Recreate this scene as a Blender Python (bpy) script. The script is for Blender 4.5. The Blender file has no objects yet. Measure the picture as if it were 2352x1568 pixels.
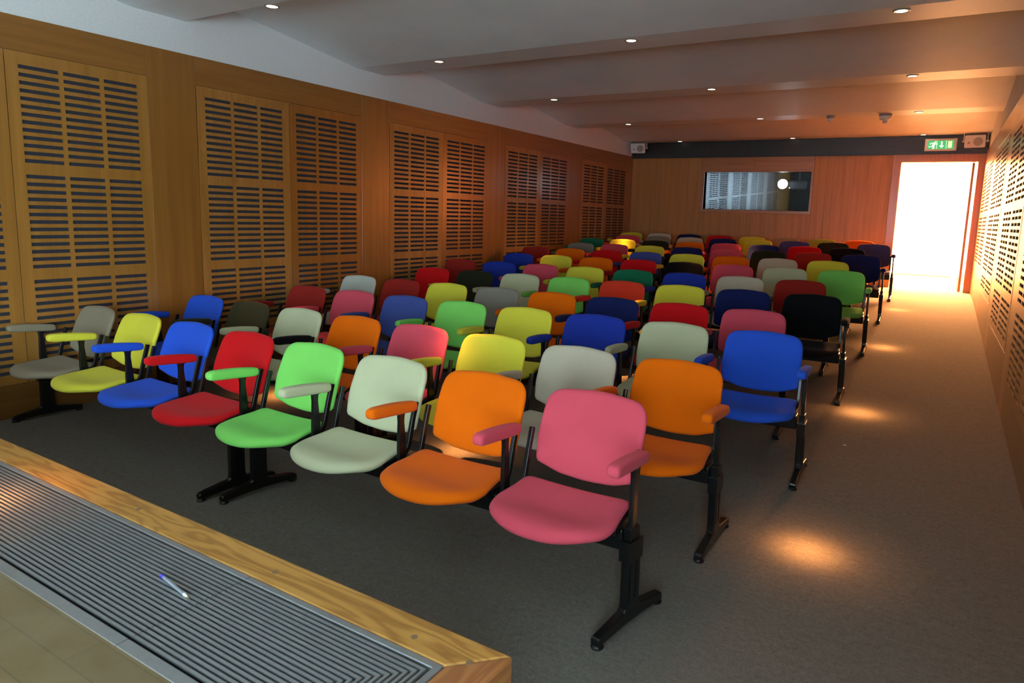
import bpy, bmesh, math, random
from mathutils import Vector, Matrix
random.seed(7)
S = bpy.context.scene
COL = S.collection
PI = math.pi

# ------------------------------------------------------------------ materials
def new_mat(name):
    m = bpy.data.materials.new(name); m.use_nodes = True
    nt = m.node_tree; b = nt.nodes['Principled BSDF']
    return m, nt, b

def setp(b, **k):
    names = dict(rough='Roughness', metal='Metallic', spec='Specular IOR Level', coat='Coat Weight',
                 coatr='Coat Roughness', sheen='Sheen Weight', sheenr='Sheen Roughness', trans='Transmission Weight',
                 ior='IOR', estr='Emission Strength', alpha='Alpha')
    for a, v in k.items(): b.inputs[names[a]].default_value = v

def coords(nt, scale, rand=True):
    tc = nt.nodes.new('ShaderNodeTexCoord'); mp = nt.nodes.new('ShaderNodeMapping')
    mp.inputs['Scale'].default_value = scale
    if rand:
        oi = nt.nodes.new('ShaderNodeObjectInfo'); mul = nt.nodes.new('ShaderNodeVectorMath'); mul.operation = 'SCALE'
        cx = nt.nodes.new('ShaderNodeCombineXYZ')
        for i in range(3): nt.links.new(oi.outputs['Random'], cx.inputs[i])
        nt.links.new(cx.outputs[0], mul.inputs[0]); mul.inputs['Scale'].default_value = 37.0
        ad = nt.nodes.new('ShaderNodeVectorMath'); ad.operation = 'ADD'
        nt.links.new(tc.outputs['Object'], ad.inputs[0]); nt.links.new(mul.outputs[0], ad.inputs[1])
        nt.links.new(ad.outputs[0], mp.inputs['Vector'])
    else:
        nt.links.new(tc.outputs['Object'], mp.inputs['Vector'])
    return mp.outputs['Vector']

def noise(nt, vec, scale, detail=4, rough=.55, dist=0):
    n = nt.nodes.new('ShaderNodeTexNoise'); n.inputs['Scale'].default_value = scale
    n.inputs['Detail'].default_value = detail; n.inputs['Roughness'].default_value = rough
    n.inputs['Distortion'].default_value = dist
    nt.links.new(vec, n.inputs['Vector']); return n.outputs['Fac']

def ramp(nt, fac, stops):
    r = nt.nodes.new('ShaderNodeValToRGB'); e = r.color_ramp.elements
    while len(e) < len(stops): e.new(.5)
    for i, (p, c) in enumerate(stops): e[i].position = p; e[i].color = (*c, 1)
    nt.links.new(fac, r.inputs['Fac']); return r.outputs['Color']

def bump(nt, b, h, strength, dist=.01):
    bp = nt.nodes.new('ShaderNodeBump'); bp.inputs['Strength'].default_value = strength; bp.inputs['Distance'].default_value = dist
    nt.links.new(h, bp.inputs['Height']); nt.links.new(bp.outputs['Normal'], b.inputs['Normal'])

def mixc(nt, fac, a, c):
    m = nt.nodes.new('ShaderNodeMix'); m.data_type = 'RGBA'
    if isinstance(fac, float): m.inputs[0].default_value = fac
    else: nt.links.new(fac, m.inputs[0])
    nt.links.new(a, m.inputs[6]); nt.links.new(c, m.inputs[7]); return m.outputs[2]

def wood(name, dark, mid, light, grain, rough=.32, coat=.5, coatr=.22, worn=0.0):
    m, nt, b = new_mat(name)
    sc = {'x': (.7, 16, 16), 'y': (16, .7, 16), 'z': (16, 16, .7)}[grain]
    v = coords(nt, sc)
    n = noise(nt, v, 1.0, 5, .6, .35)
    c = ramp(nt, n, [(.25, dark), (.5, mid), (.75, light)])
    v2 = coords(nt, tuple(s * (1 if s < 1 else 4.5) for s in sc))
    n2 = noise(nt, v2, 1.0, 3, .7)
    c2 = ramp(nt, n2, [(.3, tuple(x * .82 for x in mid)), (.7, tuple(min(1, x * 1.12) for x in mid))])
    col = mixc(nt, .35, c, c2)
    if worn > 0:
        v3 = coords(nt, (9, 9, 2.2)); n3 = noise(nt, v3, 1.6, 6, .75, .6)
        f = nt.nodes.new('ShaderNodeMapRange'); f.inputs[1].default_value = .5; f.inputs[2].default_value = .72
        f.inputs[4].default_value = worn; nt.links.new(n3, f.inputs[0])
        rgb = nt.nodes.new('ShaderNodeRGB'); rgb.outputs[0].default_value = (*tuple(min(1, x * 1.25 + .05) for x in light), 1)
        col = mixc(nt, f.outputs[0], col, rgb.outputs[0])
    nt.links.new(col, b.inputs['Base Color'])
    setp(b, rough=rough, coat=coat, coatr=coatr)
    bump(nt, b, n2, .04, .004)
    return m

def plain(name, col, **k):
    m, nt, b = new_mat(name); b.inputs['Base Color'].default_value = (*col, 1)
    v = coords(nt, (1, 1, 1), False); n = noise(nt, v, 60, 2)
    c = ramp(nt, n, [(.3, tuple(x * .95 for x in col)), (.7, tuple(min(1, x * 1.04) for x in col))])
    nt.links.new(c, b.inputs['Base Color']); setp(b, **k); return m

def emis(name, col, strength, base=(.8, .8, .8)):
    m, nt, b = new_mat(name); b.inputs['Base Color'].default_value = (*base, 1)
    b.inputs['Emission Color'].default_value = (*col, 1); setp(b, estr=strength, rough=.5); return m

def fabric(name, col):
    m, nt, b = new_mat(name)
    v = coords(nt, (1, 1, 1), False); n = noise(nt, v, 420, 2, .7); nb = noise(nt, v, 9, 3)
    c1 = ramp(nt, n, [(.25, tuple(x * .88 for x in col)), (.75, tuple(min(1, x * 1.1) for x in col))])
    c2 = ramp(nt, nb, [(.3, tuple(x * .94 for x in col)), (.7, tuple(min(1, x * 1.04) for x in col))])
    nt.links.new(mixc(nt, .5, c1, c2), b.inputs['Base Color'])
    setp(b, rough=1, spec=.08, sheen=.05, sheenr=.5)
    bump(nt, b, n, .12, .002)
    return m

OAK = ((.205, .082, .013), (.30, .13, .023), (.375, .175, .036))
def tint(t, f): return tuple(tuple(x * f[i] for i, x in enumerate(c)) for c in t)
M = {}
M['oak_v'] = wood('oak_veneer_vertical', *tint(OAK, (1.12, 1.12, 1.1)), 'z')
M['oak_p'] = wood('oak_veneer_pillar', *tint(OAK, (.88, .82, .78)), 'z')
M['oak_v2'] = wood('oak_veneer_vertical_warm', *tint(OAK, (.92, .78, .66)), 'z')
M['oak_worn'] = wood('oak_veneer_worn', *tint(OAK, (1.12, 1.1, 1.1)), 'z', rough=.42, coat=.35, worn=.42)
M['oak_h'] = wood('oak_veneer_horizontal', *tint(OAK, (.86, .80, .75)), 'y')
M['oak_hx'] = wood('oak_veneer_crosswise', *tint(OAK, (1.35, 1.3, 1.9)), 'x')
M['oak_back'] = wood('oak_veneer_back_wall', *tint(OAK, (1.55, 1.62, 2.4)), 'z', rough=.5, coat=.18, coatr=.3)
M['oak_door'] = wood('oak_door_frame', *tint(OAK, (1.5, 1.25, 1.1)), 'z')
M['plinth'] = wood('oak_plinth', *tint(OAK, (.72, .70, .75)), 'y')
M['nosing_x'] = wood('pine_nosing_along', (.36, .19, .045), (.52, .30, .085), (.6, .37, .12), 'x', rough=.42, coat=.25, coatr=.4)
M['nosing_y'] = wood('pine_nosing_across', (.26, .10, .032), (.36, .15, .05), (.42, .19, .07), 'y', rough=.42, coat=.25, coatr=.4)
def figured(name, dark, mid, light, along):
    m, nt, b = new_mat(name)
    sc = (1.1, 9, 9) if along == 'x' else (9, 1.1, 9)
    v = coords(nt, sc); n = noise(nt, v, 1.0, 3, .5, .25)
    mu = nt.nodes.new('ShaderNodeMath'); mu.operation = 'MULTIPLY'; mu.inputs[1].default_value = 80; nt.links.new(n, mu.inputs[0])
    si = nt.nodes.new('ShaderNodeMath'); si.operation = 'SINE'; nt.links.new(mu.outputs[0], si.inputs[0])
    ab = nt.nodes.new('ShaderNodeMapRange'); ab.inputs[1].default_value = -1; ab.inputs[2].default_value = 1; nt.links.new(si.outputs[0], ab.inputs[0])
    c = ramp(nt, ab.outputs[0], [(.0, light), (.55, mid), (.95, dark)])
    v2 = coords(nt, tuple(x * (1 if x < 2 else 6) for x in sc)); n2 = noise(nt, v2, 1.2, 3, .7)
    c2 = ramp(nt, n2, [(.3, tuple(x * .85 for x in mid)), (.7, light)])
    nt.links.new(mixc(nt, .35, c, c2), b.inputs['Base Color']); setp(b, rough=.45, coat=.2, coatr=.4); return m
M['nosing_x'] = figured('oak_nosing_along', (.25, .10, .016), (.40, .185, .034), (.47, .235, .05), 'x')
M['nosing_y'] = figured('oak_nosing_across', (.22, .075, .02), (.30, .115, .032), (.36, .15, .045), 'y')
M['plaster'] = plain('white_plaster', (.72, .72, .71), rough=.85, spec=.2)
M['black_metal'] = plain('black_enamel', (.005, .005, .005), rough=.3, spec=.35, coat=.22, coatr=.12)
M['chrome'] = plain('bare_steel', (.55, .55, .55), rough=.25, metal=1.0)
M['void'] = plain('dark_void', (.01, .01, .012), rough=.9)
M['backing'] = plain('dark_acoustic_cloth', (.036, .037, .047), rough=1.0, spec=.1)
M['alu'] = plain('brushed_aluminium', (.42, .44, .44), rough=.42, metal=.85)
M['white_plastic'] = plain('white_plastic', (.72, .7, .67), rough=.45)
M['grey_plastic'] = plain('grey_plastic', (.3, .29, .28), rough=.6)
M['vent'] = plain('black_anodised_vent', (.020, .018, .017), rough=.32, spec=.5)
M['skid'] = plain('corridor_cream', (.32, .31, .30), rough=.8)
M['kick'] = plain('beige_kick_plate', (.5, .4, .3), rough=.5)

def ceiling_mat():
    m, nt, b = new_mat('ceiling_paint')
    v = coords(nt, (1, 1, 1), False)
    n = noise(nt, v, 1.1, 5, .6, .4)
    c = ramp(nt, n, [(.3, (.74, .74, .74)), (.5, (.8, .8, .79)), (.7, (.83, .83, .82))])
    nt.links.new(c, b.inputs['Base Color']); setp(b, rough=.42, spec=.4)
    return m
M['ceiling'] = ceiling_mat()

def carpet():
    m, nt, b = new_mat('grey_carpet')
    v = coords(nt, (1, 1, 1), False)
    n1 = noise(nt, v, 160, 3, .7); vs = coords(nt, (9, 60, 60), False); n2 = noise(nt, vs, 1.2, 3, .6)
    n3 = noise(nt, v, 45, 4, .75)
    c1 = ramp(nt, n1, [(.30, (.07, .064, .053)), (.70, (.27, .25, .215))])
    c2 = ramp(nt, n3, [(.32, (.098, .089, .074)), (.68, (.225, .207, .178))])
    c3 = ramp(nt, n2, [(.3, (.131, .12, .102)), (.7, (.186, .171, .145))])
    nt.links.new(mixc(nt, .33, mixc(nt, .5, c1, c2), c3), b.inputs['Base Color'])
    setp(b, rough=1, spec=.05); bump(nt, b, n1, .35, .004)
    return m
M['carpet'] = carpet()

def parquet():
    m, nt, b = new_mat('worn_parquet')
    v = coords(nt, (1, 1, 1), False)
    br = nt.nodes.new('ShaderNodeTexBrick')
    br.inputs['Scale'].default_value = 1; br.inputs['Brick Width'].default_value = .42; br.inputs['Row Height'].default_value = .075
    br.inputs['Mortar Size'].default_value = .0015; br.inputs['Color1'].default_value = (.125, .083, .03, 1)
    br.inputs['Color2'].default_value = (.17, .115, .045, 1); br.inputs['Mortar'].default_value = (.08, .055, .025, 1)
    nt.links.new(v, br.inputs['Vector'])
    n = noise(nt, v, 5, 5, .65); c = ramp(nt, n, [(.35, (.10, .066, .026)), (.7, (.20, .165, .10))])
    nt.links.new(mixc(nt, .45, br.outputs['Color'], c), b.inputs['Base Color']); setp(b, rough=.5, coat=.2, coatr=.4)
    return m
M['parquet'] = parquet()

def glass_mat():
    m = bpy.data.materials.new('booth_glass'); m.use_nodes = True; nt = m.node_tree
    for n in list(nt.nodes):
        if n.type != 'OUTPUT_MATERIAL': nt.nodes.remove(n)
    out = [n for n in nt.nodes if n.type == 'OUTPUT_MATERIAL'][0]
    g = nt.nodes.new('ShaderNodeBsdfGlossy'); g.inputs['Roughness'].default_value = .02; g.inputs['Color'].default_value = (.82, .92, 1, 1)
    t = nt.nodes.new('ShaderNodeBsdfTransparent'); t.inputs['Color'].default_value = (.75, .8, .82, 1)
    mx = nt.nodes.new('ShaderNodeMixShader'); mx.inputs[0].default_value = .26
    nt.links.new(t.outputs[0], mx.inputs[1]); nt.links.new(g.outputs[0], mx.inputs[2]); nt.links.new(mx.outputs[0], out.inputs[0])
    return m
M['booth_glass'] = glass_mat()

FAB = {
 'pink': (.60, .072, .105), 'orange': (.74, .128, .002), 'pale sage': (.47, .475, .29), 'lime green': (.20, .60, .11),
 'bright red': (.55, .008, .010), 'bright blue': (.022, .085, .55), 'yellow': (.66, .60, .05), 'taupe': (.25, .205, .135),
 'warm grey': (.48, .42, .31), 'dark olive': (.036, .032, .013), 'maroon red': (.30, .020, .014), 'off white': (.53, .53, .46),
 'navy': (.010, .016, .085), 'black': (.006, .006, .007), 'dull blue': (.05, .075, .26), 'teal green': (.012, .15, .07),
 'tan': (.35, .23, .12), 'olive green': (.30, .31, .045), 'grey': (.22, .195, .15), 'scarlet': (.60, .045, .02),
 'plum blue': (.045, .05, .17), 'deep blue': (.016, .035, .30), 'black olive': (.018, .02, .010)}
FM = {k: fabric('wool_' + k.replace(' ', '_'), v) for k, v in FAB.items()}

# ------------------------------------------------------------------ mesh helpers
def link(name, bm, m=None, parent=None, smooth=False, bevel=0, seg=2, objmat=False):
    me = bpy.data.meshes.new(name)
    bmesh.ops.recalc_face_normals(bm, faces=bm.faces)
    bm.to_mesh(me); bm.free()
    if smooth:
        for p in me.polygons: p.use_smooth = True
    o = bpy.data.objects.new(name, me); COL.objects.link(o)
    if m: me.materials.append(m)
    if parent: o.parent = parent
    if bevel:
        b = o.modifiers.new('bevel', 'BEVEL'); b.width = bevel; b.segments = seg; b.limit_method = 'ANGLE'; b.angle_limit = math.radians(40)
    return o

def box(bm, x0, x1, y0, y1, z0, z1):
    v = [bm.verts.new((x, y, z)) for z in (z0, z1) for y in (y0, y1) for x in (x0, x1)]
    for f in ((0, 1, 3, 2), (4, 6, 7, 5), (0, 4, 5, 1), (2, 3, 7, 6), (0, 2, 6, 4), (1, 5, 7, 3)):
        bm.faces.new([v[i] for i in f])

def bxo(name, dims, m, parent=None, bevel=0, seg=2):
    bm = bmesh.new()
    for d in (dims if isinstance(dims[0], (tuple, list)) else [dims]): box(bm, *d)
    return link(name, bm, m, parent, bevel=bevel, seg=seg)

def tag(o, label, cat, group=None, kind=None):
    o['label'] = label; o['category'] = cat
    if group: o['group'] = group
    if kind: o['kind'] = kind
    return o

def struct(o): o['kind'] = 'structure'; return o

def empty(name, loc=(0, 0, 0), rot=(0, 0, 0)):
    o = bpy.data.objects.new(name, None); COL.objects.link(o); o.location = loc; o.rotation_euler = rot
    o.empty_display_size = .1; return o

def prism(bm, pts, axis, a, b):
    """extrude a closed 2D polygon along an axis"""
    def P(p, t):
        if axis == 'x': return (t, p[0], p[1])
        if axis == 'y': return (p[0], t, p[1])
        return (p[0], p[1], t)
    A = [bm.verts.new(P(p, a)) for p in pts]; B = [bm.verts.new(P(p, b)) for p in pts]
    n = len(pts)
    for i in range(n): bm.faces.new((A[i], A[(i + 1) % n], B[(i + 1) % n], B[i]))
    bm.faces.new(A[::-1]); bm.faces.new(B)

def disc(bm, c, r, h, n=20, axis='z', r2=None):
    r2 = r if r2 is None else r2
    rings = []
    for t, rr in ((0, r), (h, r2)):
        ring = []
        for i in range(n):
            a = 2 * PI * i / n; u, w = rr * math.cos(a), rr * math.sin(a)
            p = {'z': (u, w, t), 'y': (u, t, w), 'x': (t, u, w)}[axis]
            ring.append(bm.verts.new((c[0] + p[0], c[1] + p[1], c[2] + p[2])))
        rings.append(ring)
    for i in range(n): bm.faces.new((rings[0][i], rings[0][(i + 1) % n], rings[1][(i + 1) % n], rings[1][i]))
    bm.faces.new(rings[0][::-1]); bm.faces.new(rings[1])

def lathe(bm, prof, c=(0, 0, 0), n=24, axis='z', caps=True):
    rings = []
    for r, t in prof:
        ring = []
        for i in range(n):
            a = 2 * PI * i / n; u, w = max(r, 1e-4) * math.cos(a), max(r, 1e-4) * math.sin(a)
            p = {'z': (u, w, t), 'y': (u, t, w), 'x': (t, u, w)}[axis]
            ring.append(bm.verts.new((c[0] + p[0], c[1] + p[1], c[2] + p[2])))
        rings.append(ring)
    for k in range(len(rings) - 1):
        for i in range(n): bm.faces.new((rings[k][i], rings[k][(i + 1) % n], rings[k + 1][(i + 1) % n], rings[k + 1][i]))
    if caps: bm.faces.new(rings[0][::-1]); bm.faces.new(rings[-1])

def sweep(bm, path, w, h):
    """rectangular bar (w along x, h in the path plane) swept along a path in the y-z plane at x0"""
    rings = []
    n = len(path)
    for i, (x, y, z) in enumerate(path):
        a = Vector(path[max(i - 1, 0)]); b = Vector(path[min(i + 1, n - 1)]); t = (b - a).normalized()
        nrm = Vector((0, -t.z, t.y))
        c = Vector((x, y, z)); sx = Vector((w / 2, 0, 0)); hn = nrm * h / 2
        rings.append([bm.verts.new(c + s) for s in (-sx - hn, sx - hn, sx + hn, -sx + hn)])
    for k in range(n - 1):
        for i in range(4): bm.faces.new((rings[k][i], rings[k][(i + 1) % 4], rings[k + 1][(i + 1) % 4], rings[k + 1][i]))
    bm.faces.new(rings[0][::-1]); bm.faces.new(rings[-1])

def rounded(pts_r, seg=8):
    """polygon corner list (x, y, radius) -> rounded outline"""
    out = []; n = len(pts_r)
    for i in range(n):
        p = Vector(pts_r[i][:2]); a = Vector(pts_r[i - 1][:2]); b = Vector(pts_r[(i + 1) % n][:2]); r = pts_r[i][2]
        if r <= 0: out.append((p.x, p.y)); continue
        d1 = (a - p).normalized(); d2 = (b - p).normalized()
        ang = d1.angle(d2); t = min(r / math.tan(ang / 2), (a - p).length * .49, (b - p).length * .49)
        p1 = p + d1 * t; p2 = p + d2 * t
        for k in range(seg + 1):
            s = k / seg; q = p1 * (1 - s) ** 2 + p * 2 * s * (1 - s) + p2 * s ** 2
            out.append((q.x, q.y))
    return out

def resample(pts, n):
    P = [Vector(p) for p in pts] + [Vector(pts[0])]
    L = [0]
    for i in range(len(P) - 1): L.append(L[-1] + (P[i + 1] - P[i]).length)
    out = []; j = 0
    for k in range(n):
        s = L[-1] * k / n
        while L[j + 1] < s: j += 1
        f = (s - L[j]) / max(L[j + 1] - L[j], 1e-9); q = P[j].lerp(P[j + 1], f); out.append((q.x, q.y))
    return out

def cushion(name, outline, place, thick, edge, n=72, back_flat=1.0):
    """a soft pad: outline in (u, v), place(u, v, d) -> xyz where d is the offset along the face normal"""
    bm = bmesh.new()
    o = resample(outline, n)
    cu = sum(p[0] for p in o) / n; cv = sum(p[1] for p in o) / n
    R = min(math.hypot(p[0] - cu, p[1] - cv) for p in o)
    e = edge / R
    fr = [.18, .36, .54, .7, .82]
    fr = [f * (1 - e) / .82 for f in fr]
    prof = [(f, 0.0) for f in fr]
    for k in range(1, 7):
        a = PI / 2 * k / 6
        prof.append((1 - e + e * math.sin(a), -thick / 2 * (1 - math.cos(a))))
    for k in range(1, 7):
        a = PI / 2 * k / 6
        prof.append((1 - e + e * math.cos(a), -thick / 2 - thick / 2 * math.sin(a) * back_flat))
    prof += [(f, -thick / 2 - thick / 2 * back_flat) for f in reversed(fr)]
    rings = []
    for f, d in prof:
        rings.append([bm.verts.new(place(cu + (p[0] - cu) * f, cv + (p[1] - cv) * f, d)) for p in o])
    c0 = bm.verts.new(place(cu, cv, 0)); c1 = bm.verts.new(place(cu, cv, prof[-1][1]))
    for i in range(n): bm.faces.new((c0, rings[0][i], rings[0][(i + 1) % n]))
    for k in range(len(rings) - 1):
        for i in range(n): bm.faces.new((rings[k][i], rings[k + 1][i], rings[k + 1][(i + 1) % n], rings[k][(i + 1) % n]))
    for i in range(n): bm.faces.new((c1, rings[-1][(i + 1) % n], rings[-1][i]))
    return bm

# ------------------------------------------------------------------ room dimensions (metres, camera above the origin)
XL, XR, YB = -5.73, .565, 13.40
YF = -3.6
ZW = 2.825          # top of the wood cladding
ZS = 3.10           # beam soffits
H = 1.567
PROF = [(-9, 0), (2.9, 0), (3.35, .008), (4.1, .035), (4.95, .070), (6.0, .120), (6.84, .170), (7.8, .226), (8.6, .280),
        (9.64, .336), (10.54, .388), (11.56, .440), (12.4, .472), (13.1, .472), (20, .472)]
def prof(y):
    for (a, za), (b, zb) in zip(PROF, PROF[1:]):
        if y <= b: return za + (zb - za) * (y - a) / (b - a)
    return PROF[-1][1]
def slope(y): return (prof(y + .2) - prof(y - .2)) / .4
def floor_z(x, y):
    k = .0078 * min(1, max(0, (13.2 - y) / 1.2)) if y > 12 else .0078
    return prof(y) + k * (x + .7)

# floor
bm = bmesh.new()
xs = [XL - .02, -4.5, -3, -1.5, -.2, XR + .02]
ys = sorted(set([YF, -1, 1, 2.2] + [p[0] for p in PROF if 2.5 < p[0] < 13.2] + [12.0, 12.7, YB + .01]))
g = [[bm.verts.new((x, y, floor_z(x, y))) for x in xs] for y in ys]
for j in range(len(ys) - 1):
    for i in range(len(xs) - 1): bm.faces.new((g[j][i], g[j][i + 1], g[j + 1][i + 1], g[j + 1][i]))
struct(link('floor', bm, M['carpet'], smooth=True))

# ceiling: sawtooth of flat soffits and rising slopes
edges = [(-4.13, -3.72), (-1.70, -1.29), (.73, 1.15), (3.17, 3.595), (5.56, 5.968), (7.972, 8.411), (10.423, 10.861), (12.95, 13.6)]
cs = []
for i, (a, b) in enumerate(edges):
    cs += [(a, ZS), (b, ZS)]
    if i < len(edges) - 1: cs.append((b, ZS + .27))
poly = cs + [(13.6, 3.7), (-4.13, 3.7)]
bm = bmesh.new(); prism(bm, poly, 'x', XL - .1, XR + .12)
struct(link('ceiling', bm, M['ceiling']))

# walls (plaster shell behind the cladding)
struct(bxo('wall_left', (XL - .12, XL - .004, YF - .1, YB + .1, -.3, 3.6), M['plaster']))
struct(bxo('wall_right', (XR + .004, XR + .12, YF - .1, YB + .1, -.3, 3.6), M['plaster']))
struct(bxo('wall_front', (XL - .1, XR + .1, YF - .12, YF, -.3, 3.6), plain('dark_stage_wall', (.09, .09, .095), rough=.8)))

# ------------------------------------------------------------------ slotted panels
PW = .985; ZT = 2.583
def panel_bm(width, ztop, rows):
    """slotted panel in local coords: y along the wall 0..width, x thickness (front face at x=0, back at -.02), z absolute"""
    bm = bmesh.new(); t = .012
    zb = ztop - .087 - (12 * .0545 + .027) - .073
    groups = [ztop - .087, ztop - .852, ztop - 1.618]
    slots = []
    bottom = None
    for gz, nr in zip(groups, rows):
        for r in range(nr): slots.append((gz - r * .0545 - .0265, gz - r * .0545)); bottom = slots[-1][0]
    zb = bottom - .075
    k = width / .985
    cols = [(.080 * k, .337 * k), (.366 * k, .621 * k), (.650 * k, .904 * k)]
    yb = sorted(set([0, width] + [c for q in cols for c in q]))
    zbk = sorted(set([zb, ztop] + [c for q in slots for c in q]))
    cache = {}
    def V(x, y, z):
        key = (x, round(y, 5), round(z, 5))
        if key not in cache: cache[key] = bm.verts.new((x, y, z))
        return cache[key]
    for i in range(len(yb) - 1):
        for j in range(len(zbk) - 1):
            hole = any(abs(yb[i] - a) < 1e-6 and abs(yb[i + 1] - b) < 1e-6 for a, b in cols) and any(abs(zbk[j] - a) < 1e-6 and abs(zbk[j + 1] - b) < 1e-6 for a, b in slots)
            y0, y1, z0, z1 = yb[i], yb[i + 1], zbk[j], zbk[j + 1]
            if not hole:
                bm.faces.new((V(0, y0, z0), V(0, y1, z0), V(0, y1, z1), V(0, y0, z1)))
            else:
                bm.faces.new((V(0, y0, z0), V(0, y1, z0), V(-t, y1, z0), V(-t, y0, z0)))
                bm.faces.new((V(0, y0, z1), V(0, y1, z1), V(-t, y1, z1), V(-t, y0, z1)))
                bm.faces.new((V(0, y0, z0), V(0, y0, z1), V(-t, y0, z1), V(-t, y0, z0)))
                bm.faces.new((V(0, y1, z0), V(0, y1, z1), V(-t, y1, z1), V(-t, y1, z0)))
    o = [V(0, 0, zb), V(0, width, zb), V(0, width, ztop), V(0, 0, ztop)]
    bk = [bm.verts.new((-t, p[0], p[1])) for p in ((0, zb), (width, zb), (width, ztop), (0, ztop))]
    # rim
    def rim(pts, a, b):
        bm.faces.new(pts + [b, a])
    rim([V(0, y, zb) for y in reversed(yb)], bk[0], bk[1])
    rim([V(0, y, ztop) for y in reversed(yb)], bk[3], bk[2])
    rim([V(0, 0, z) for z in reversed(zbk)], bk[0], bk[3])
    rim([V(0, width, z) for z in reversed(zbk)], bk[1], bk[2])
    return bm, zb

bays = ['stage', 'first', 'second', 'third', 'fourth', 'fifth']
PANEL_MESH = {}
def add_panel(side, y0, y1, rows, mat, label, gname):
    w = y1 - y0 - .004
    key = (round(w, 3), tuple(rows))
    bm, zb = panel_bm(w, ZT, rows)
    o = empty('acoustic_panel')
    f = link('slotted_board', bm, mat, o)
    b = bxo('acoustic_cloth', (-.0135, -.0125, .004, w - .004, zb + .004, ZT - .004), M['backing'], o)
    if side == 'left': o.location = (XL + .018, y0 + .002, 0)
    else: o.location = (XR - .018, y1 - .002, 0); o.rotation_euler = (0, 0, PI)
    tag(o, label, 'wall panel', gname)
    return o, zb

def clad(side, name, y0, y1, z0, z1, mat, proud=.016):
    if side == 'left': d = (XL - .004, XL + proud, y0, y1, z0, z1)
    else: d = (XR - proud, XR + .004, y0, y1, z0, z1)
    return struct(bxo(name, d, mat, bevel=.0015, seg=1))

R13 = (13, 13, 13)
left_bays = [(-1.20, -.22, .77, R13), (1.262, 2.256, 3.240, R13), (3.660, 4.640, 5.624, (13, 13, 10)), (6.066, 7.072, 8.092, (13, 13, 6)),
             (8.540, 9.570, 10.562, (13, 13, 3)), (11.062, 12.082, 13.124, (13, 13, 0))]
rp = {R13: .212, (13, 13, 10): .375, (13, 13, 6): .590, (13, 13, 3): .755, (13, 13, 0): .976}
lname = ['beside the stage', 'nearest the stage edge', 'behind the second row', 'beside the middle rows', 'beside the rear rows', 'nearest the back wall']
tn = [0]
def tname(): tn[0] += 1; return 'trim_%d' % tn[0]
for i, (a, m_, b, rows) in enumerate(left_bays):
    p1, zb = add_panel('left', a, m_, rows, M['oak_worn'] if i > 1 else M['oak_v'], '', 'slotted oak panels on the long left wall')
    p2, zb = add_panel('left', m_, b, rows, M['oak_v2'] if i > 1 else M['oak_v'], '', 'slotted oak panels on the long left wall')
    p1['label'] = 'slotted oak panel, front one of the left wall pair ' + lname[i]
    p2['label'] = 'slotted oak panel, rear one of the left wall pair ' + lname[i]
    clad('left', tname(), a + .001, b - .001, ZT + .003, ZW, M['oak_h'])
    nb = (left_bays[i + 1][0] if i < 5 else YB) if i else b + .02
    clad('left', tname(), b + .001, nb - .001, -.12, ZW, M['oak_p'])
    clad('left', tname(), a + .001, b - .001, -.12, zb - .003, M['plinth'])
clad('left', tname(), .79, 1.26, -.12, ZW, M['oak_v']); clad('left', tname(), YF, -1.203, -.12, ZW, M['oak_v'])

right_bays = [(1.75, 2.73, 3.70, R13), (4.10, 5.07, 6.05, (13, 13, 10)), (6.42, 7.36, 8.29, (13, 13, 6)), (8.75, 9.71, 10.66, (13, 13, 3)), (11.08, 12.08, 13.10, (13, 13, 0))]
rname = ['beside the front rows', 'beside the fourth row', 'beside the middle of the aisle', 'beside the rear of the aisle', 'next to the doorway']
for i, (a, m_, b, rows) in enumerate(right_bays):
    p1, zb = add_panel('right', a, m_, rows, M['oak_v'], '', 'slotted oak panels on the aisle wall')
    p2, zb = add_panel('right', m_, b, rows, M['oak_v2'], '', 'slotted oak panels on the aisle wall')
    p1['label'] = 'slotted oak panel, front one of the aisle wall pair ' + rname[i]
    p2['label'] = 'slotted oak panel, rear one of the aisle wall pair ' + rname[i]
    clad('right', tname(), a + .001, b - .001, ZT + .003, ZW, M['oak_h'])
    nb = right_bays[i + 1][0] if i < 4 else YB
    clad('right', tname(), b + .001, nb - .001, -.12, ZW, M['oak_v'])
    clad('right', tname(), a + .001, b - .001, -.12, zb - .003, M['plinth'])
clad('right', tname(), -.39, 1.747, -.12, ZW, M['oak_v'])

# ------------------------------------------------------------------ back wall
WX0, WX1, WZ0, WZ1 = -4.155, -2.140, 1.776, 2.505      # booth window opening
DX0, DX1, DZ1 = -.680, .452, 2.660                     # door opening
ZF = .472
struct(bxo('wall_back', [(XL - .1, DX0, YB + .012, YB + .14, WZ1, 3.6), (DX0, DX1, YB + .012, YB + .14, DZ1, 3.6), (DX1, XR + .1, YB + .012, YB + .14, WZ1, 3.6), (XL - .1, WX0, YB + .012, YB + .14, .2, WZ1), (WX0, WX1, YB + .012, YB + .14, .2, WZ0),
     (WX1, DX0, YB + .012, YB + .14, .2, WZ1), (DX1, XR + .1, YB + .012, YB + .14, .2, WZ1)], M['void']))
def bclad(x0, x1, z0, z1, m, y=0.0): return struct(bxo(tname(), (x0 + .0015, x1 - .0015, YB - y, YB + .014, z0 + .0015, z1 - .0015), m, bevel=.001, seg=1))
bclad(XL, -4.492, .42, 2.79, M['oak_back'])
bclad(-4.492, -4.225, .42, 2.79, M['oak_back'])
bclad(-4.225, -3.184, 2.545, 2.79, M['oak_hx']); bclad(-3.184, -2.10, 2.545, 2.79, M['oak_hx'])
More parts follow.
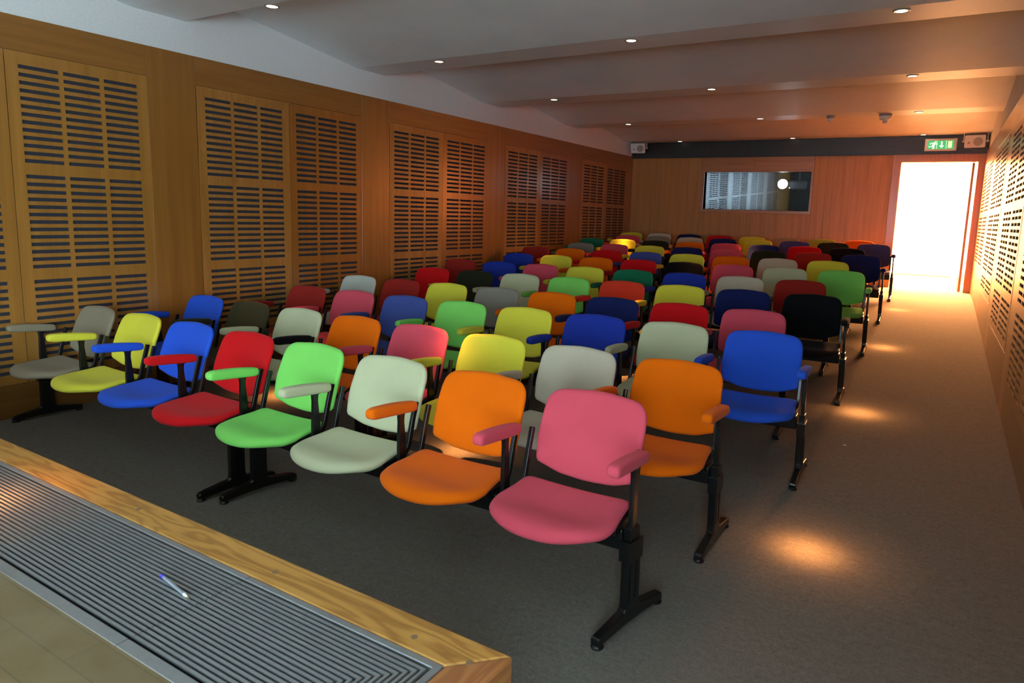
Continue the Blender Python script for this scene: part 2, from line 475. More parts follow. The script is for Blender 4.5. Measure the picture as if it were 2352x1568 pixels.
bclad(-4.225, -3.184, .42, 1.722, M['oak_back']); bclad(-3.184, -2.10, .42, 1.722, M['oak_back'])
bclad(-2.10, -1.872, .42, 2.79, M['oak_back']); bclad(-1.872, -.812, .42, 2.79, M['oak_back'])
# booth window: frame, tilted pane
w = empty('window_1', ((WX0 + WX1) / 2, YB, WZ0)); struct(w)
def loc(o, p): o.parent = p; o.matrix_parent_inverse = p.matrix_basis.inverted(); return o
fr = bxo('window_frame', [(-4.225, WX0, YB - .008, YB + .15, 1.722, 2.545), (WX1, -2.10, YB - .008, YB + .15, 1.722, 2.545),
     (WX0, WX1, YB - .008, YB + .15, WZ1, 2.545), (WX0, WX1, YB - .008, YB + .15, 1.722, WZ0)], M['oak_hx'], bevel=.002, seg=1)
loc(fr, w)
bm = bmesh.new(); ta = math.tan(.034)
hh = WZ1 - WZ0
v = [(WX0, YB + .10, WZ0), (WX1, YB + .10, WZ0), (WX1, YB + .10 - ta * hh, WZ1), (WX0, YB + .10 - ta * hh, WZ1)]
bm.faces.new([bm.verts.new(p) for p in v])
gl = link('window_pane', bm, M['booth_glass']); loc(gl, w)
# projection booth behind the glass
M['booth'] = plain('booth_paint', (.03, .033, .04), rough=.8)
for nm, dm in (('wall_booth_left', (-5.0, -4.95, YB + .14, 16.0, .4, 3.2)), ('wall_booth_right', (-1.4, -1.35, YB + .14, 16.0, .4, 3.2)), ('wall_booth_back', (-5.0, -1.35, 16.0, 16.06, .4, 3.2)),
     ('ceiling_booth', (-5.0, -1.35, YB + .14, 16.0, 3.15, 3.2)), ('floor_booth', (-5.0, -1.35, YB + .14, 16.0, .35, .4))): struct(bxo(nm, dm, M['booth']))
pj = empty('projector', (-2.51, 14.35, 2.22))
loc(bxo('projector_body', (-2.70, -2.32, 14.2, 14.55, 2.22, 2.38), plain('projector_grey', (.22, .23, .28), rough=.4), bevel=.015), pj)
bm = bmesh.new(); lathe(bm, [(.09, .0), (.10, -.04), (.095, -.07)], (-2.79, 14.24, 2.32), 24, 'y'); 
loc(link('lens_barrel', bm, M['black_metal'], smooth=False), pj)
bm = bmesh.new(); lathe(bm, [(.093, -.071), (.08, -.085), (.04, -.098), (0, -.102)], (-2.79, 14.24, 2.32), 24, 'y')
loc(link('lens', bm, emis('projector_lens', (.86, .93, 1), 60), smooth=True), pj)
loc(bxo('ceiling_mount', [(-2.53, -2.49, 14.36, 14.40, 2.385, 3.15), (-2.66, -2.36, 14.3, 14.46, 2.375, 2.395)], M['grey_plastic']), pj)
bm = bmesh.new(); disc(bm, (-2.66, 14.197, 2.245), .008, .006, 10, 'y'); loc(link('status_light', bm, emis('status_amber', (1, .9, .2), 6)), pj)
tag(pj, 'ceiling hung projector with glaring lens behind the booth window', 'projector')
t_ = bxo('equipment_table', [(-2.75, -1.5, 14.6, 15.1, 1.60, 1.64)] + [(x, x + .04, y, y + .04, .4, 1.6) for x in (-2.72, -1.56) for y in (14.62, 15.04)], M['grey_plastic'])
tag(t_, 'grey equipment shelf below the projector in the dark booth', 'table')

# ventilation band
vb = empty('ventilation_grille', (XL + (XR - XL) / 2, YB, 2.79))
loc(bxo('grille_backing', (XL, XR + .0, YB - .028, YB + .012, 2.792, 3.092), M['vent']), vb)
loc(bxo('grille_louvres', [(XL, XR, YB - .046, YB - .026, z, z + .009) for z in [2.797 + i * .0183 for i in range(16)]], M['vent']), vb)
loc(bxo('grille_edge', [(XL, XR, YB - .052, YB - .02, 3.086, 3.096), (XL, XR, YB - .052, YB - .02, 2.788, 2.796)], M['black_metal']), vb)
tag(vb, 'long black louvred ventilation grille across the top of the back wall', 'vent')
struct(bxo('trim_90', (XL - .0, XR, YB + .0, YB + .02, 3.09, 3.12), M['plaster']))

# door with frame, leaf opened into the corridor
d = empty('door_1', (DX0, YB, ZF)); struct(d)
loc(bxo('door_frame', [(-.812, DX0, YB - .012, YB + .14, .42, 2.79), (DX1, XR - .016, YB - .012, YB + .14, .42, 2.79), (DX0, DX1, YB - .012, YB + .14, DZ1, 2.79)], M['oak_door'], bevel=.002, seg=1), d)
lf = bxo('door_leaf', (.372, .412, YB + .10, YB + 1.05, ZF + .008, DZ1 - .006), M['oak_door'], bevel=.002, seg=1); loc(lf, d)
hd = bxo('door_handle', [(.33, .345, YB + .93, YB + .99, 1.46, 1.48), (.345, .372, YB + .97, YB + .985, 1.462, 1.478)], M['chrome']); loc(hd, lf)
# corridor
for nm, dm in (('wall_corridor_left', (-1.30, -1.25, YB + .14, 17.3, .3, 3.1)), ('wall_corridor_right', (1.6, 1.65, YB + .14, 17.3, .3, 3.1)), ('ceiling_corridor', (-1.3, 1.65, YB + .14, 17.3, 3.02, 3.1)), ('wall_corridor_back', (-1.3, 1.65, 17.25, 17.35, .3, 3.1)),
     ('wall_corridor_front', [(-1.25, DX0 - .02, YB + .14, YB + .16, .3, 3.02), (DX1 + .02, 1.6, YB + .14, YB + .16, .3, 3.02)])): struct(bxo(nm, dm, M['skid']))
struct(bxo('floor_corridor', (-1.25, 1.60, YB + .011, 17.25, .40, .4725), M['carpet']))
struct(bxo('glow_panel_corridor', (-1.1, 1.45, 17.20, 17.24, .50, 2.98), emis('corridor_glow', (1, .45, .18), 9)))  # glowing panel added to whiten the doorway and spill warm light
struct(bxo('fill_panel_corridor', (-1.15, 1.5, YB + .5, 16.9, 3.0, 3.018), emis('corridor_fill_glow', (1, .40, .14), 430)))  # added overhead glow panel, sends warm light down through the door
struct(bxo('baseboard_corridor', (.30, 1.0, 16.6, 16.64, .4725, .66), M['kick']))

# exit sign
ex = empty('exit_sign', (-.12, YB - .05, 2.938))
loc(bxo('sign_housing', [(-.353, .113, YB - .085, YB - .052, 2.838, 2.868), (-.353, .113, YB - .085, YB - .052, 3.008, 3.038),
     (-.353, -.312, YB - .085, YB - .052, 2.868, 3.008), (.072, .113, YB - .085, YB - .052, 2.868, 3.008), (-.352, .112, YB - .056, YB - .048, 2.84, 3.036)], M['white_plastic'], bevel=.003), ex)
sg = emis('exit_green', (.06, .75, .28), .55, (.02, .3, .12)); sw = emis('exit_pictogram', (.9, 1, .75), 1.6)
loc(bxo('sign_face', (-.312, .072, YB - .074, YB - .056, 2.868, 3.008), sg), ex)
def flat(name, polys, m, y, parent):
    bm = bmesh.new()
    for p in polys: prism(bm, p, 'y', y - .002, y + .002)
    return loc(link(name, bm, m), parent)
fy = YB - .0755
def P2(pts): return [(-.312 + x * .384, 2.868 + z * .14) for x, z in pts]
circ = [(.285 + .026 * math.cos(a * PI / 6), .84 + .07 * math.sin(a * PI / 6)) for a in range(12)]
flat('running_man', [P2(circ), P2([(.19, .70), (.25, .78), (.30, .62), (.26, .40), (.18, .42)]), P2([(.19, .70), (.20, .76), (.11, .72), (.08, .58), (.10, .56), (.13, .66)]),
     P2([(.29, .64), (.33, .54), (.38, .56), (.37, .62), (.33, .62), (.30, .72)]), P2([(.18, .42), (.22, .46), (.14, .32), (.04, .32), (.04, .26), (.15, .25)]),
     P2([(.20, .42), (.27, .42), (.26, .06), (.19, .06), (.20, .28)])], sw, fy, ex)
flat('down_arrow', [P2([(.51, .88), (.56, .88), (.56, .40), (.51, .40)]), P2([(.45, .40), (.62, .40), (.535, .14)])], sw, fy, ex)
flat('door_symbol', [P2([(.78, .14), (.92, .14), (.92, .90), (.78, .90)])], emis('exit_door_yellow', (1, .8, .4), 1.1), fy, ex)
flat('divider', [P2([(.345, .02), (.355, .02), (.355, .98), (.345, .98)]), P2([(.705, .02), (.715, .02), (.715, .98), (.705, .98)])], sw, fy, ex)
tag(ex, 'lit green exit sign in a white frame above the doorway', 'sign')

# loudspeakers
def speaker(x, y, z, rz, label):
    e = empty('wall_speaker', (x, y, z), (math.radians(8), 0, rz))
    bm = bmesh.new(); prism(bm, rounded([(-.145, -.10, .02), (.145, -.10, .02), (.145, .10, .02), (-.145, .10, .02)], 4), 'y', -.09, -.02)
    prism(bm, rounded([(-.135, -.09, .02), (.135, -.09, .02), (.105, .08, .02), (-.105, .08, .02)], 4), 'y', -.02, .08)
    link('speaker_cabinet', bm, M['white_plastic'], e, bevel=.006)
    bm = bmesh.new(); disc(bm, (.045, -.0925, -.005), .068, .004, 28, 'y'); link('speaker_cone', bm, M['grey_plastic'], e)
    bm = bmesh.new(); disc(bm, (-.085, -.0925, -.02), .018, .004, 16, 'y'); link('tweeter', bm, M['grey_plastic'], e)
    bm = bmesh.new()
    box(bm, -.172, -.160, -.02, .01, -.01, .135); box(bm, .160, .172, -.02, .01, -.01, .135); box(bm, -.172, .172, -.02, .01, .127, .139)
    box(bm, -.012, .012, -.01, .09, .127, .137)
    link('mounting_bracket', bm, M['white_plastic'], e)
    for s in (-1, 1):
        bm = bmesh.new(); disc(bm, (s * .145, -.005, 0), .016, s * .04, 14, 'x'); link('bracket_knob', bm, M['white_plastic'], e)
    tag(e, label, 'speaker', 'loudspeakers under the ceiling')
speaker(-5.53, YB - .17, 2.985, .18, 'small white loudspeaker hung in the left corner of the back wall')
speaker(.37, YB - .17, 2.975, -.14, 'small white loudspeaker hung beside the green exit sign')

# detectors on the soffit of the rear beam
def detector(name, x, y, prof_, label, extra=None):
    e = empty(name, (x, y, ZS))
    bm = bmesh.new(); lathe(bm, prof_[0], (0, 0, 0), 24); link('mounting_base', bm, M['grey_plastic'], e, smooth=False)
    bm = bmesh.new(); lathe(bm, prof_[1], (0, 0, 0), 24); link('sensor_head', bm, M['white_plastic'], e, smooth=False)
    tag(e, label, 'detector'); return e
detector('smoke_detector', -1.50, 10.62, ([(.058, 0), (.058, -.018), (.05, -.04)], [(.05, -.04), (.034, -.052), (.034, -.075), (.024, -.085)]), 'small grey round smoke detector under the rear ceiling beam')
e = detector('heat_detector', -.80, 10.68, ([(.085, 0), (.085, -.02), (.075, -.03)], [(.078, -.03), (.078, -.065), (.05, -.085), (.03, -.09), (.03, -.125), (.02, -.13)]), 'larger round detector with a dark central nub beside the aisle downlight')

# ------------------------------------------------------------------ downlights
warm = (1, .38, .105)
DL = []
for yy in (.82, 3.27, 5.66, 8.08, 10.60, 13.20):
    for xx in (-4.64, -2.49, -.39): DL.append((xx - (.11 if yy == 3.27 and xx == -2.49 else 0), yy + ((.15 if xx > -3 else .36) if yy == 3.27 and xx < -1 else 0)))
em = emis('lamp_glow', (1, .74, .48), 9)
lampring = plain('lamp_trim', (.45, .44, .42), rough=.3, metal=.6)
bm = bmesh.new(); lathe(bm, [(.043, 0), (.058, 0), (.060, -.004), (.050, -.008), (.043, -.006)], n=28, caps=False)
ring_me = link('trim_ring', bm, lampring); bm = bmesh.new(); disc(bm, (0, 0, -.0035), .043, .002, 28)
bulb_me = link('lamp_face', bm, em)
def pos_x(x): return 'left' if x < -4 else 'centre' if x < -1 else 'aisle'
def pos_y(y): return ['over the stage', 'over the second row', 'in the nearest visible beam', 'in the second visible beam', 'in the third visible beam', 'right against the back wall'][int((y + 1.2) / 2.42)]
def lamp(name, energy):
    # reflector lamp: intensity falls off smoothly from the beam axis like a halogen dichroic
    l = bpy.data.lights.new(name, 'SPOT'); l.energy = energy; l.color = warm; l.spot_size = math.radians(40); l.spot_blend = .3; l.shadow_soft_size = .025
    l.use_nodes = True; nt = l.node_tree; em_ = nt.nodes['Emission']
    tc = nt.nodes.new('ShaderNodeTexCoord'); sp = nt.nodes.new('ShaderNodeSeparateXYZ'); nt.links.new(tc.outputs['Normal'], sp.inputs[0])
    ab = nt.nodes.new('ShaderNodeMath'); ab.operation = 'ABSOLUTE'; nt.links.new(sp.outputs[2], ab.inputs[0])
    mr = nt.nodes.new('ShaderNodeMapRange'); mr.inputs[1].default_value = math.cos(math.radians(15)); mr.inputs[2].default_value = 1; nt.links.new(ab.outputs[0], mr.inputs[0])
    out = None
    for pw, k in ((34, .88), (5.5, .12)):
        q = nt.nodes.new('ShaderNodeMath'); q.operation = 'POWER'; q.inputs[1].default_value = pw; nt.links.new(mr.outputs[0], q.inputs[0])
        g_ = nt.nodes.new('ShaderNodeMath'); g_.operation = 'MULTIPLY'; g_.inputs[1].default_value = k; nt.links.new(q.outputs[0], g_.inputs[0])
        if out is None: out = g_.outputs[0]
        else:
            ad = nt.nodes.new('ShaderNodeMath'); ad.operation = 'ADD'; nt.links.new(out, ad.inputs[0]); nt.links.new(g_.outputs[0], ad.inputs[1]); out = ad.outputs[0]
    nt.links.new(out, em_.inputs['Strength'])
    return l
beam_light = lamp('downlight', 2700); beam_weak = lamp('downlight_dim', 1100)
first = True
for (x, y) in DL:
    e = empty('ceiling_downlight', (x, y, ZS))
    for src in (ring_me, bulb_me):
        if first: src.parent = e
        else:
            c = src.copy(); COL.objects.link(c); c.parent = e
    first = False
    tag(e, 'small recessed downlight, %s one of the three %s' % (pos_x(x), pos_y(y)), 'ceiling light', 'recessed downlights in the ceiling beams')
    lo = bpy.data.objects.new('downlight_beam', beam_light if y < 13 else beam_weak); COL.objects.link(lo); lo.location = (x, y, ZS - .012)

# ------------------------------------------------------------------ stage
ZST = .622
SX, SY = -.700, 1.120
struct(bxo('stage_floor', [(XL, -1.135, YF, .684, -.1, ZST - .001)], M['parquet']))
bm = bmesh.new()   # base body of the stage below the edge
box(bm, XL, SX - .02, 1.0, SY - .02, -.1, ZST - .06); box(bm, SX - .13, SX - .02, YF, 1.0, -.1, ZST - .06)
box(bm, XL, SX - .10, .68, 1.02, -.1, ZST - .14); box(bm, -1.14, SX - .1, YF, .7, -.1, ZST - .14)
struct(link('stage_base', bm, M['nosing_y']))
IX, IY = -.803, 1.016
bm = bmesh.new(); prism(bm, [(XL, IY), (IX, IY), (SX, SY), (XL, SY)], 'z', ZST - .07, ZST); struct(link('trim_91', bm, M['nosing_x'], bevel=.005))
bm = bmesh.new(); prism(bm, [(IX, IY), (SX, SY), (SX, YF), (IX, YF)], 'z', ZST - .07, ZST); struct(link('trim_92', bm, M['nosing_y'], bevel=.005))
plug = plain('wood_plug', (.2, .12, .06), rough=.5)
for px, py in ((-.765, 1.052), (-1.40, 1.063), (-.92, 1.055), (-2.05, 1.07)):
    bm = bmesh.new(); disc(bm, (px, py, ZST - .002), .008, .0026, 12); o = struct(link('trim_93', bm, plug))
    o.name = tname()
# grille in the stage edge: mitred bars that turn the corner
FW = .018
def lbar(bm, off0, off1, z0, z1, xa, xb, corner):
    """strip between offsets off0..off1 from the inner nosing edge; from xa to xb along the front, turning the corner when asked"""
    if corner:
        pts = [(xa, IY - off0), (IX - off0, IY - off0), (IX - off0, YF), (IX - off1, YF), (IX - off1, IY - off1), (xa, IY - off1)]
        A = [bm.verts.new((p[0], p[1], z0)) for p in pts]; B = [bm.verts.new((p[0], p[1], z1)) for p in pts]
        for i in range(6): bm.faces.new((A[i], A[(i + 1) % 6], B[(i + 1) % 6], B[i]))
        for q in ((0, 1, 4, 5), (1, 2, 3, 4)):
            bm.faces.new([B[i] for i in q]); bm.faces.new([A[i] for i in reversed(q)])
    else: box(bm, xa, xb, IY - off1, IY - off0, z0, z1)
NB = 21; O0, O1 = .024, .298
pitch = (O1 - O0) / NB
segs = [(-1.4325, None, 'floor grille section that turns the stage corner'), (-2.7935, -1.4355, 'floor grille section with the pen lying on it'),
        (-4.155, -2.7965, 'floor grille section at the far left of the stage edge'), (XL, -4.158, 'floor grille section against the left wall')]
for xa, xb, lab in segs:
    e = empty('floor_grille', (xa, IY, ZST)); corner = xb is None
    bm = bmesh.new()
    lbar(bm, .001, FW, ZST - .03, ZST, xa, xb, corner); lbar(bm, .304, .332, ZST - .03, ZST, xa, xb, corner)
    loc(link('grille_frame', bm, M['alu'], bevel=.001, seg=1), e)
    bm = bmesh.new()
    for i in range(NB):
        a = O0 + i * pitch + pitch * .2; lbar(bm, a, a + pitch * .50, ZST - .007, ZST - .0005, xa, xb, corner)
    loc(link('grille_bars', bm, M['alu']), e)
    bm = bmesh.new(); lbar(bm, FW, .304, ZST - .12, ZST - .115, xa, xb, corner)
    loc(link('duct_floor', bm, M['void']), e)
    tag(e, lab + ', brushed metal bars', 'grille', 'metal floor grilles in the stage edge')
# pen lying across the bars
pe = empty('ballpoint_pen')
p0 = Vector((-1.718 * .941, .946 * .941 + .0, 0)); p1 = Vector((-1.556 * .941, .923 * .941, 0))
dv = p1 - p0; ang = math.atan2(dv.y, dv.x); L = dv.length
pe.location = (p0.x, p0.y, ZST + .0045); pe.rotation_euler = (0, 0, ang)
clear = plain('clear_pen_plastic', (.5, .55, .6), rough=.2, trans=.6, ior=1.2)
bm = bmesh.new(); lathe(bm, [(.0038, .012), (.0042, .014), (.0042, L * .82), (.0040, L * .83)], n=6, axis='x'); link('barrel', bm, clear, pe)
bm = bmesh.new(); lathe(bm, [(.0040, 0), (.0046, .001), (.0046, .0125), (.003, .013)], n=12, axis='x'); link('end_plug', bm, plain('blue_plastic', (.06, .05, .5), rough=.3), pe)
bm = bmesh.new(); lathe(bm, [(.0014, .013), (.0014, L * .84)], n=8, axis='x'); link('ink_tube', bm, plain('ink_grey', (.25, .25, .3), rough=.4), pe)
bm = bmesh.new(); lathe(bm, [(.004, L * .83), (.0034, L * .88), (.0018, L * .94)], n=10, axis='x'); link('nose_cone', bm, M['white_plastic'], pe)
bm = bmesh.new(); lathe(bm, [(.0018, L * .94), (.0008, L * .985), (.0004, L)], n=8, axis='x'); link('brass_tip', bm, plain('brass', (.6, .5, .12), rough=.3, metal=.7), pe)
tag(pe, 'clear ballpoint pen with blue end lying on the metal floor grille', 'pen')

# small paper scrap on the aisle carpet
bm = bmesh.new()
q = [(-.012, -.006, .0), (.010, -.009, .003), (.013, .006, .001), (-.009, .008, .004)]
A = [bm.verts.new(p) for p in q]; B = [bm.verts.new((p[0], p[1], p[2] + .0012)) for p in q]
bm.faces.new(B); bm.faces.new(A[::-1])
for i in range(4): bm.faces.new((A[i], A[(i + 1) % 4], B[(i + 1) % 4], B[i]))
ps = link('paper_scrap', bm, M['white_plastic']); ps.location = (-.408, 4.86, floor_z(-.408, 4.86) + .0005)
tag(ps, 'tiny pale scrap of paper on the aisle carpet', 'litter')

# projection screen on the front wall behind the camera (the lit picture that throws the cool light on the chairs)
sc_ = empty('projection_screen', (-2.7, YF + .05, 2.0))
loc(bxo('screen_surface', (-4.4, -.4, YF + .002, YF + .02, .95, 2.6), emis('lit_screen', (.66, .87, 1.0), 7.5)), sc_)
loc(bxo('screen_border', [(-4.46, -4.4, YF + .002, YF + .03, .89, 2.66), (-.4, -.34, YF + .002, YF + .03, .89, 2.66), (-4.4, -.4, YF + .002, YF + .03, 2.6, 2.66), (-4.4, -.4, YF + .002, YF + .03, .89, .95)], M['black_metal']), sc_)
tag(sc_, 'wide lit projection screen on the front wall behind the stage', 'screen')

# unseen fill light framed like a window, added to cool ceiling and front rows
w3 = empty('added_fill_panel', (XR, -1.9, .67)); struct(w3)
loc(bxo('fill_panel_surface', (XR - .012, XR - .002, -3.35, -.45, .72, 2.05), emis('cool_fill_glow', (.62, .86, .98), 30)), w3)
loc(bxo('window_frame', [(XR - .05, XR, y, y + .05, .67, 2.10) for y in (-3.40, -1.93, -.45)] + [(XR - .05, XR, -3.4, -.4, .67, .72), (XR - .05, XR, -3.4, -.4, 2.05, 2.10)], M['white_plastic']), w3)  # frame around the added fill light

# ------------------------------------------------------------------ chairs
PIT = .588
# seat
def fr_(a): return (.266 * math.copysign(abs(math.cos(a)) ** .88, math.cos(a)), -.135 - .205 * abs(math.sin(a)) ** .88)
so = [(.249, .030), (.242, .056), (.218, .062)] + [(.218 - .0872 * i, .062) for i in range(1, 5)] + [(-.218, .062), (-.242, .056), (-.249, .030), (-.252, -.03), (-.259, -.09)] + \
     [fr_(PI - PI * i / 32) for i in range(33)] + [(.259, -.09), (.252, -.03)]
def seat_place(u, v, d):
    t = (v + .340) / .402
    z = .452 - .020 * math.sin(PI * min(1, max(0, t))) ** 2 * (1 - .35 * (u / .25) ** 2)
    if t < .30: z -= .026 * ((.30 - t) / .30) ** 2
    z += .008 * (u / .25) ** 2 * (1 if t > .4 else t / .4) - .010 * (u / .25) ** 4 * max(0, 1 - abs(t - .3) / .3)
    thin = 1 - .35 * max(0, (t - .35) / .65)
    y = v + d * (-.35 if t < .3 else 0) * 0
    return (u, y, z + d * thin)
def seat_bm(): return cushion('seat', so, seat_place, .052, .030, 84)
bo = rounded([(-.238, .052, .022), (-.130, .012, .25), (0, 0, .5), (.130, .012, .25), (.238, .052, .022), (.246, .16, .4), (.236, .355, .085), (0, .372, .9), (-.236, .355, .085), (-.246, .16, .4)], 8)
def back_place(u, v, d):
    y = .085 + .30 * v + .030 * (1 - (u / .245) ** 2) - .012 * math.sin(PI * min(1, v / .30)) 
    return (u, y - d, .452 + v - d * .0)
def back_bm(): return cushion('backrest', bo, lambda u, v, d: back_place(u, v, d), .036, .020, 84)
def arm_bm():
    bm = bmesh.new(); n = 9; rings = []
    for i in range(n + 1):
        t = i / n; y = -.257 + .302 * t
        top = .709 - .030 * t + .007 * math.sin(PI * t) - (.006 if i == 0 else 0); bot = .658 - .026 * t + (.004 if i in (0, n) else 0)
        w_ = .0275 if 0 < i < n else .0255
        rings.append([bm.verts.new(q) for q in ((-w_, y, bot), (w_, y, bot), (w_, y, top), (-w_, y, top))])
    for k in range(n):
        for i in range(4): bm.faces.new((rings[k][i], rings[k][(i + 1) % 4], rings[k + 1][(i + 1) % 4], rings[k + 1][i]))
    bm.faces.new(rings[0][::-1]); bm.faces.new(rings[-1])
    return bm

def bracket_bm(s):
    bm = bmesh.new(); x = s * .253
    path = [(x, -.135, .403), (x, -.08, .405), (x, -.018, .410)]
    for k in range(1, 6):
        a = k / 5 * math.radians(72); path.append((x, -.018 + .066 * math.sin(a), .410 + .066 * (1 - math.cos(a))))
    path += [(x, .073, .565), (x, .100, .655)]
    sweep(bm, path, .019, .024)
    # inner tab that carries the seat and the bolt under it
    box(bm, min(x, x - s * .05), max(x, x - s * .05), -.12, -.09, .386, .398); box(bm, x - .007, x + .007, -.12, -.02, .380, .40)
    return bm

def post_bm():
    """armrest post: T-head under the pad, tapering down to the beam, in the plane x=0"""
    bm = bmesh.new()
    L_ = [(-.105, .655), (-.098, .646), (-.080, .641), (-.069, .634), (-.066, .60), (-.072, .47), (-.070, .386)]
    R_ = [(-.020, .386), (-.024, .47), (-.036, .60), (-.033, .632), (-.024, .636), (-.006, .639), (.000, .648)]
    prism(bm, L_ + R_, 'x', -.010, .010)
    return bm

PROTO = {}
def proto(key, bm, m, smooth, bevel=0, seg=2):
    o = link(key, bm, m, smooth=smooth, bevel=bevel, seg=seg); PROTO[key] = o; COL.objects.unlink(o); return o
proto('seat', seat_bm(), FM['pink'], True); proto('backrest', back_bm(), FM['pink'], True); proto('armrest', arm_bm(), FM['pink'], True, .0165, 5)
proto('bracket_left', bracket_bm(-1), M['black_metal'], False, .003); proto('bracket_right', bracket_bm(1), M['black_metal'], False, .003)
proto('armrest_post', post_bm(), M['black_metal'], False, .004)
def inst(key, name, parent, mat=None, loc_=(0, 0, 0)):
    c = PROTO[key].copy(); c.name = name; COL.objects.link(c); c.parent = parent; c.location = loc_
    if mat:
        c.material_slots[0].link = 'OBJECT'; c.material_slots[0].material = mat
    return c

# leg: T foot with stem
def leg_bm():
    bm = bmesh.new()
    pr = [(-.222, .012), (-.222, .036), (-.215, .044), (-.17, .052), (-.056, .072), (-.046, .082), (-.043, .100), (-.042, .30), (.042, .30), (.042, .100), (.045, .082), (.054, .072),
          (.17, .052), (.215, .044), (.222, .036), (.222, .012), (.17, .014), (.06, .020), (-.06, .020), (-.17, .014)]
    prism(bm, pr, 'x', -.019, .019)
    return bm
def stem_bm():
    bm = bmesh.new()
    box(bm, -.023, .023, -.052, .048, .27, .352); box(bm, -.016, .016, -.032, .030, .352, .40)
    box(bm, .0188, .022, -.030, -.008, .11, .27); box(bm, .0188, .022, .010, .032, .11, .27)
    box(bm, -.022, -.0188, -.030, -.008, .11, .27); box(bm, -.022, -.0188, .010, .032, .11, .27)
    return bm
def pads_bm(y):
    bm = bmesh.new(); lathe(bm, [(.024, 0), (.025, .006), (.018, .014)], (0, y, .0), 16); return bm
proto('leg', leg_bm(), M['black_metal'], False, .006, 3); proto('collar', stem_bm(), M['black_metal'], False, .003)
proto('pad_front', pads_bm(-.203), M['black_metal'], False); proto('pad_rear', pads_bm(.203), M['black_metal'], False)

# rows: x of the right end arm, y of the front foot tip, dy per seat, pitch
ROWS = [(-.891, 2.052, .005, .587), (-.802, 2.875, .008, .5945), (-.588, 3.93, -.015, .592), (-.845, 4.72, -.0094, .582), (-.577, 5.742, -.018, .590),
        (-.823, 6.587, -.0175, .5895), (-.566, 7.558, -.017, .589), (-.822, 8.40, -.0143, .588), (-.554, 9.387, -.0137, .5895), (-.820, 10.29, -.0125, .5883), (-.549, 11.30, -.0135, .5905), (-.837, 12.12, -.0135, .5914)]
COLS = [
 ['pink', 'orange', 'pale sage', 'lime green', 'bright red', 'bright blue', 'yellow', 'taupe'],
 ['orange', 'warm grey', 'yellow', 'pink', 'orange', 'pale sage', 'dark olive', 'bright blue'],
 ['bright blue', 'pale sage', 'deep blue', 'yellow', 'lime green', 'dull blue', 'pink', 'maroon red'],
 ['pink', 'bright red', 'navy', 'orange', 'grey', 'yellow', 'maroon red', 'off white'],
 ['black', 'navy', 'yellow', 'scarlet', 'lime green', 'pale sage', 'black olive', 'bright red'],
 ['maroon red', 'warm grey', 'deep blue', 'teal green', 'yellow', 'pink', 'deep blue', 'maroon red'],
 ['lime green', 'pale sage', 'pink', 'black', 'bright red', 'orange', 'yellow', 'deep blue'],
 ['yellow', 'warm grey', 'orange', 'yellow', 'dull blue', 'bright red', 'orange', 'maroon red'],
 ['navy', 'maroon red', 'black olive', 'pink', 'navy', 'yellow', 'pink', 'grey'],
 ['black', 'bright red', 'navy', 'pink', 'orange', 'black olive', 'yellow', 'teal green'],
 ['plum blue', 'black olive', 'plum blue', 'yellow', 'navy', 'warm grey', 'taupe', 'pink'],
 ['orange', 'olive green', 'tan', 'yellow', 'bright red', 'navy', 'off white', 'yellow']]
ORD = ['front', 'second', 'third', 'fourth', 'fifth', 'sixth', 'seventh', 'eighth', 'ninth', 'tenth', 'eleventh', 'last']
labels = set()
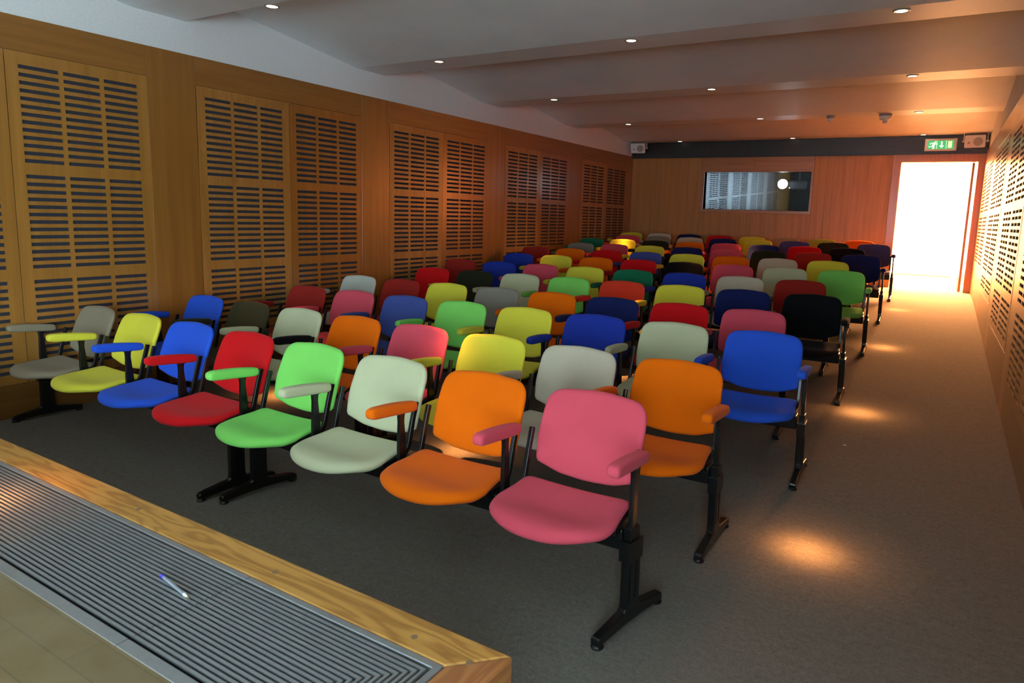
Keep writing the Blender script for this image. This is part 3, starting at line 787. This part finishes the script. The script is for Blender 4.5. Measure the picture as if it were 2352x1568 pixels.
for r, (xe, yf, dy, pit) in enumerate(ROWS):
    rz = math.atan2(-dy, pit); ry = math.atan(.0078 * 0 - .0078)
    for k in range(8):
        kk = k + .5
        x = xe - pit * kk; y0 = yf + .25 + dy * kk + .012
        sl = slope(y0)
        y = y0 + .012 * (sl / .05)
        colr = COLS[r][k]
        ch = empty('auditorium_chair', (x, y, floor_z(x, y)), (math.atan(sl), ry, rz))
        fm = FM[colr]
        inst('seat', 'seat', ch, fm); inst('backrest', 'backrest', ch, fm)
        inst('bracket_left', 'seat_bracket', ch); inst('bracket_right', 'seat_bracket', ch)
        am = FM['black'] if (r == 1 and k == 4) else fm
        a = inst('armrest', 'armrest', ch, am, (-pit / 2, 0, 0)); inst('armrest_post', 'armrest_post', a)
        if am is not fm: a['label'] = 'black armrest'
        if k == 0:
            a = inst('armrest', 'armrest', ch, fm, (pit / 2, 0, 0)); inst('armrest_post', 'armrest_post', a)
        row = ('front row' if r == 0 else 'last row' if r == 11 else ORD[r] + ' row')
        if k == 0: place = 'at the aisle end of the ' + row
        elif k == 7: place = 'at the left wall end of the ' + row
        else: place = 'in the %s between %s and %s chairs' % (row, COLS[r][k + 1], COLS[r][k - 1])
        lab = '%s chair %s' % (colr, place)
        if lab in labels: lab += ', nearer the aisle'
        labels.add(lab)
        tag(ch, lab, 'chair', 'coloured auditorium chairs in twelve rows')
    # two four-seat beams with T legs
    for half in (0, 1):
        kc = 2 + 4 * half
        x = xe - pit * kc; y0 = yf + .25 + dy * kc + .012; sl = slope(y0); y = y0 + .012 * (sl / .05)
        bmm = empty('seating_frame', (x, y, floor_z(x, y)), (math.atan(sl), ry, rz))
        hw = 2 * pit
        b = bxo('crossbar', (-hw + .03, hw - .03, -.075, .005, .305, .388), M['black_metal'], bmm, bevel=.006)
        for s in (-1, 1):
            lx = s * (hw - .001)
            if half == 0 and s == -1: lx = -(hw - .105)
            if half == 1 and s == 1: lx = hw - .02
            lg = inst('leg', 'leg', bmm, None, (lx, -.042 - (.05 if r == 0 and half == 1 and s == 1 else 0), 0))
            if r == 0: lg.rotation_euler = (0, 0, -math.radians({(0, 1): 10, (0, -1): 6, (1, 1): 6, (1, -1): 2}[(half, s)]))
            inst('collar', 'leg_collar', lg); inst('pad_front', 'foot_pad', lg); inst('pad_rear', 'foot_pad', lg)
        row = ('front row' if r == 0 else 'last row' if r == 11 else ORD[r] + ' row')
        tag(bmm, 'black steel beam on T-shaped legs under the %s half of the %s' % ('aisle' if half == 0 else 'left wall', row), 'seat frame', 'beams carrying the chairs')

# ------------------------------------------------------------------ light
wld = bpy.data.worlds.new('room_world'); S.world = wld; wld.use_nodes = True
wld.node_tree.nodes['Background'].inputs[0].default_value = (.5, .6, .7, 1); wld.node_tree.nodes['Background'].inputs[1].default_value = 0.0

# ------------------------------------------------------------------ camera
cd = bpy.data.cameras.new('camera'); cam = bpy.data.objects.new('camera', cd); COL.objects.link(cam)
Rm = Matrix(((0.8608322515012143, -0.10028264006819865, 0.49891003886101754), (0.50787191956864, 0.10735054074172351, -0.8547174823976188), (0.03215506319407277, 0.9891507738982017, 0.14334154459741774)))
cam.matrix_world = Matrix.Translation((0, 0, H)) @ Rm.to_4x4()
cd.sensor_width = 36; cd.lens = 23.4978; cd.shift_x = -.0295256; cd.shift_y = -.0296641
cd.clip_start = .05; cd.clip_end = 60
cd.dof.use_dof = True; cd.dof.focus_distance = 4.6; cd.dof.aperture_fstop = 6.3
S.camera = cam

S.view_settings.view_transform = 'Standard'; S.view_settings.look = 'None'; S.view_settings.gamma = 1; S.view_settings.use_curve_mapping = False
S.view_settings.exposure = 0
try:
    S.cycles.use_denoising = True; S.cycles.max_bounces = 8; S.cycles.diffuse_bounces = 5; S.cycles.caustics_reflective = False; S.cycles.caustics_refractive = False
    S.cycles.sample_clamp_indirect = 6
except Exception: pass
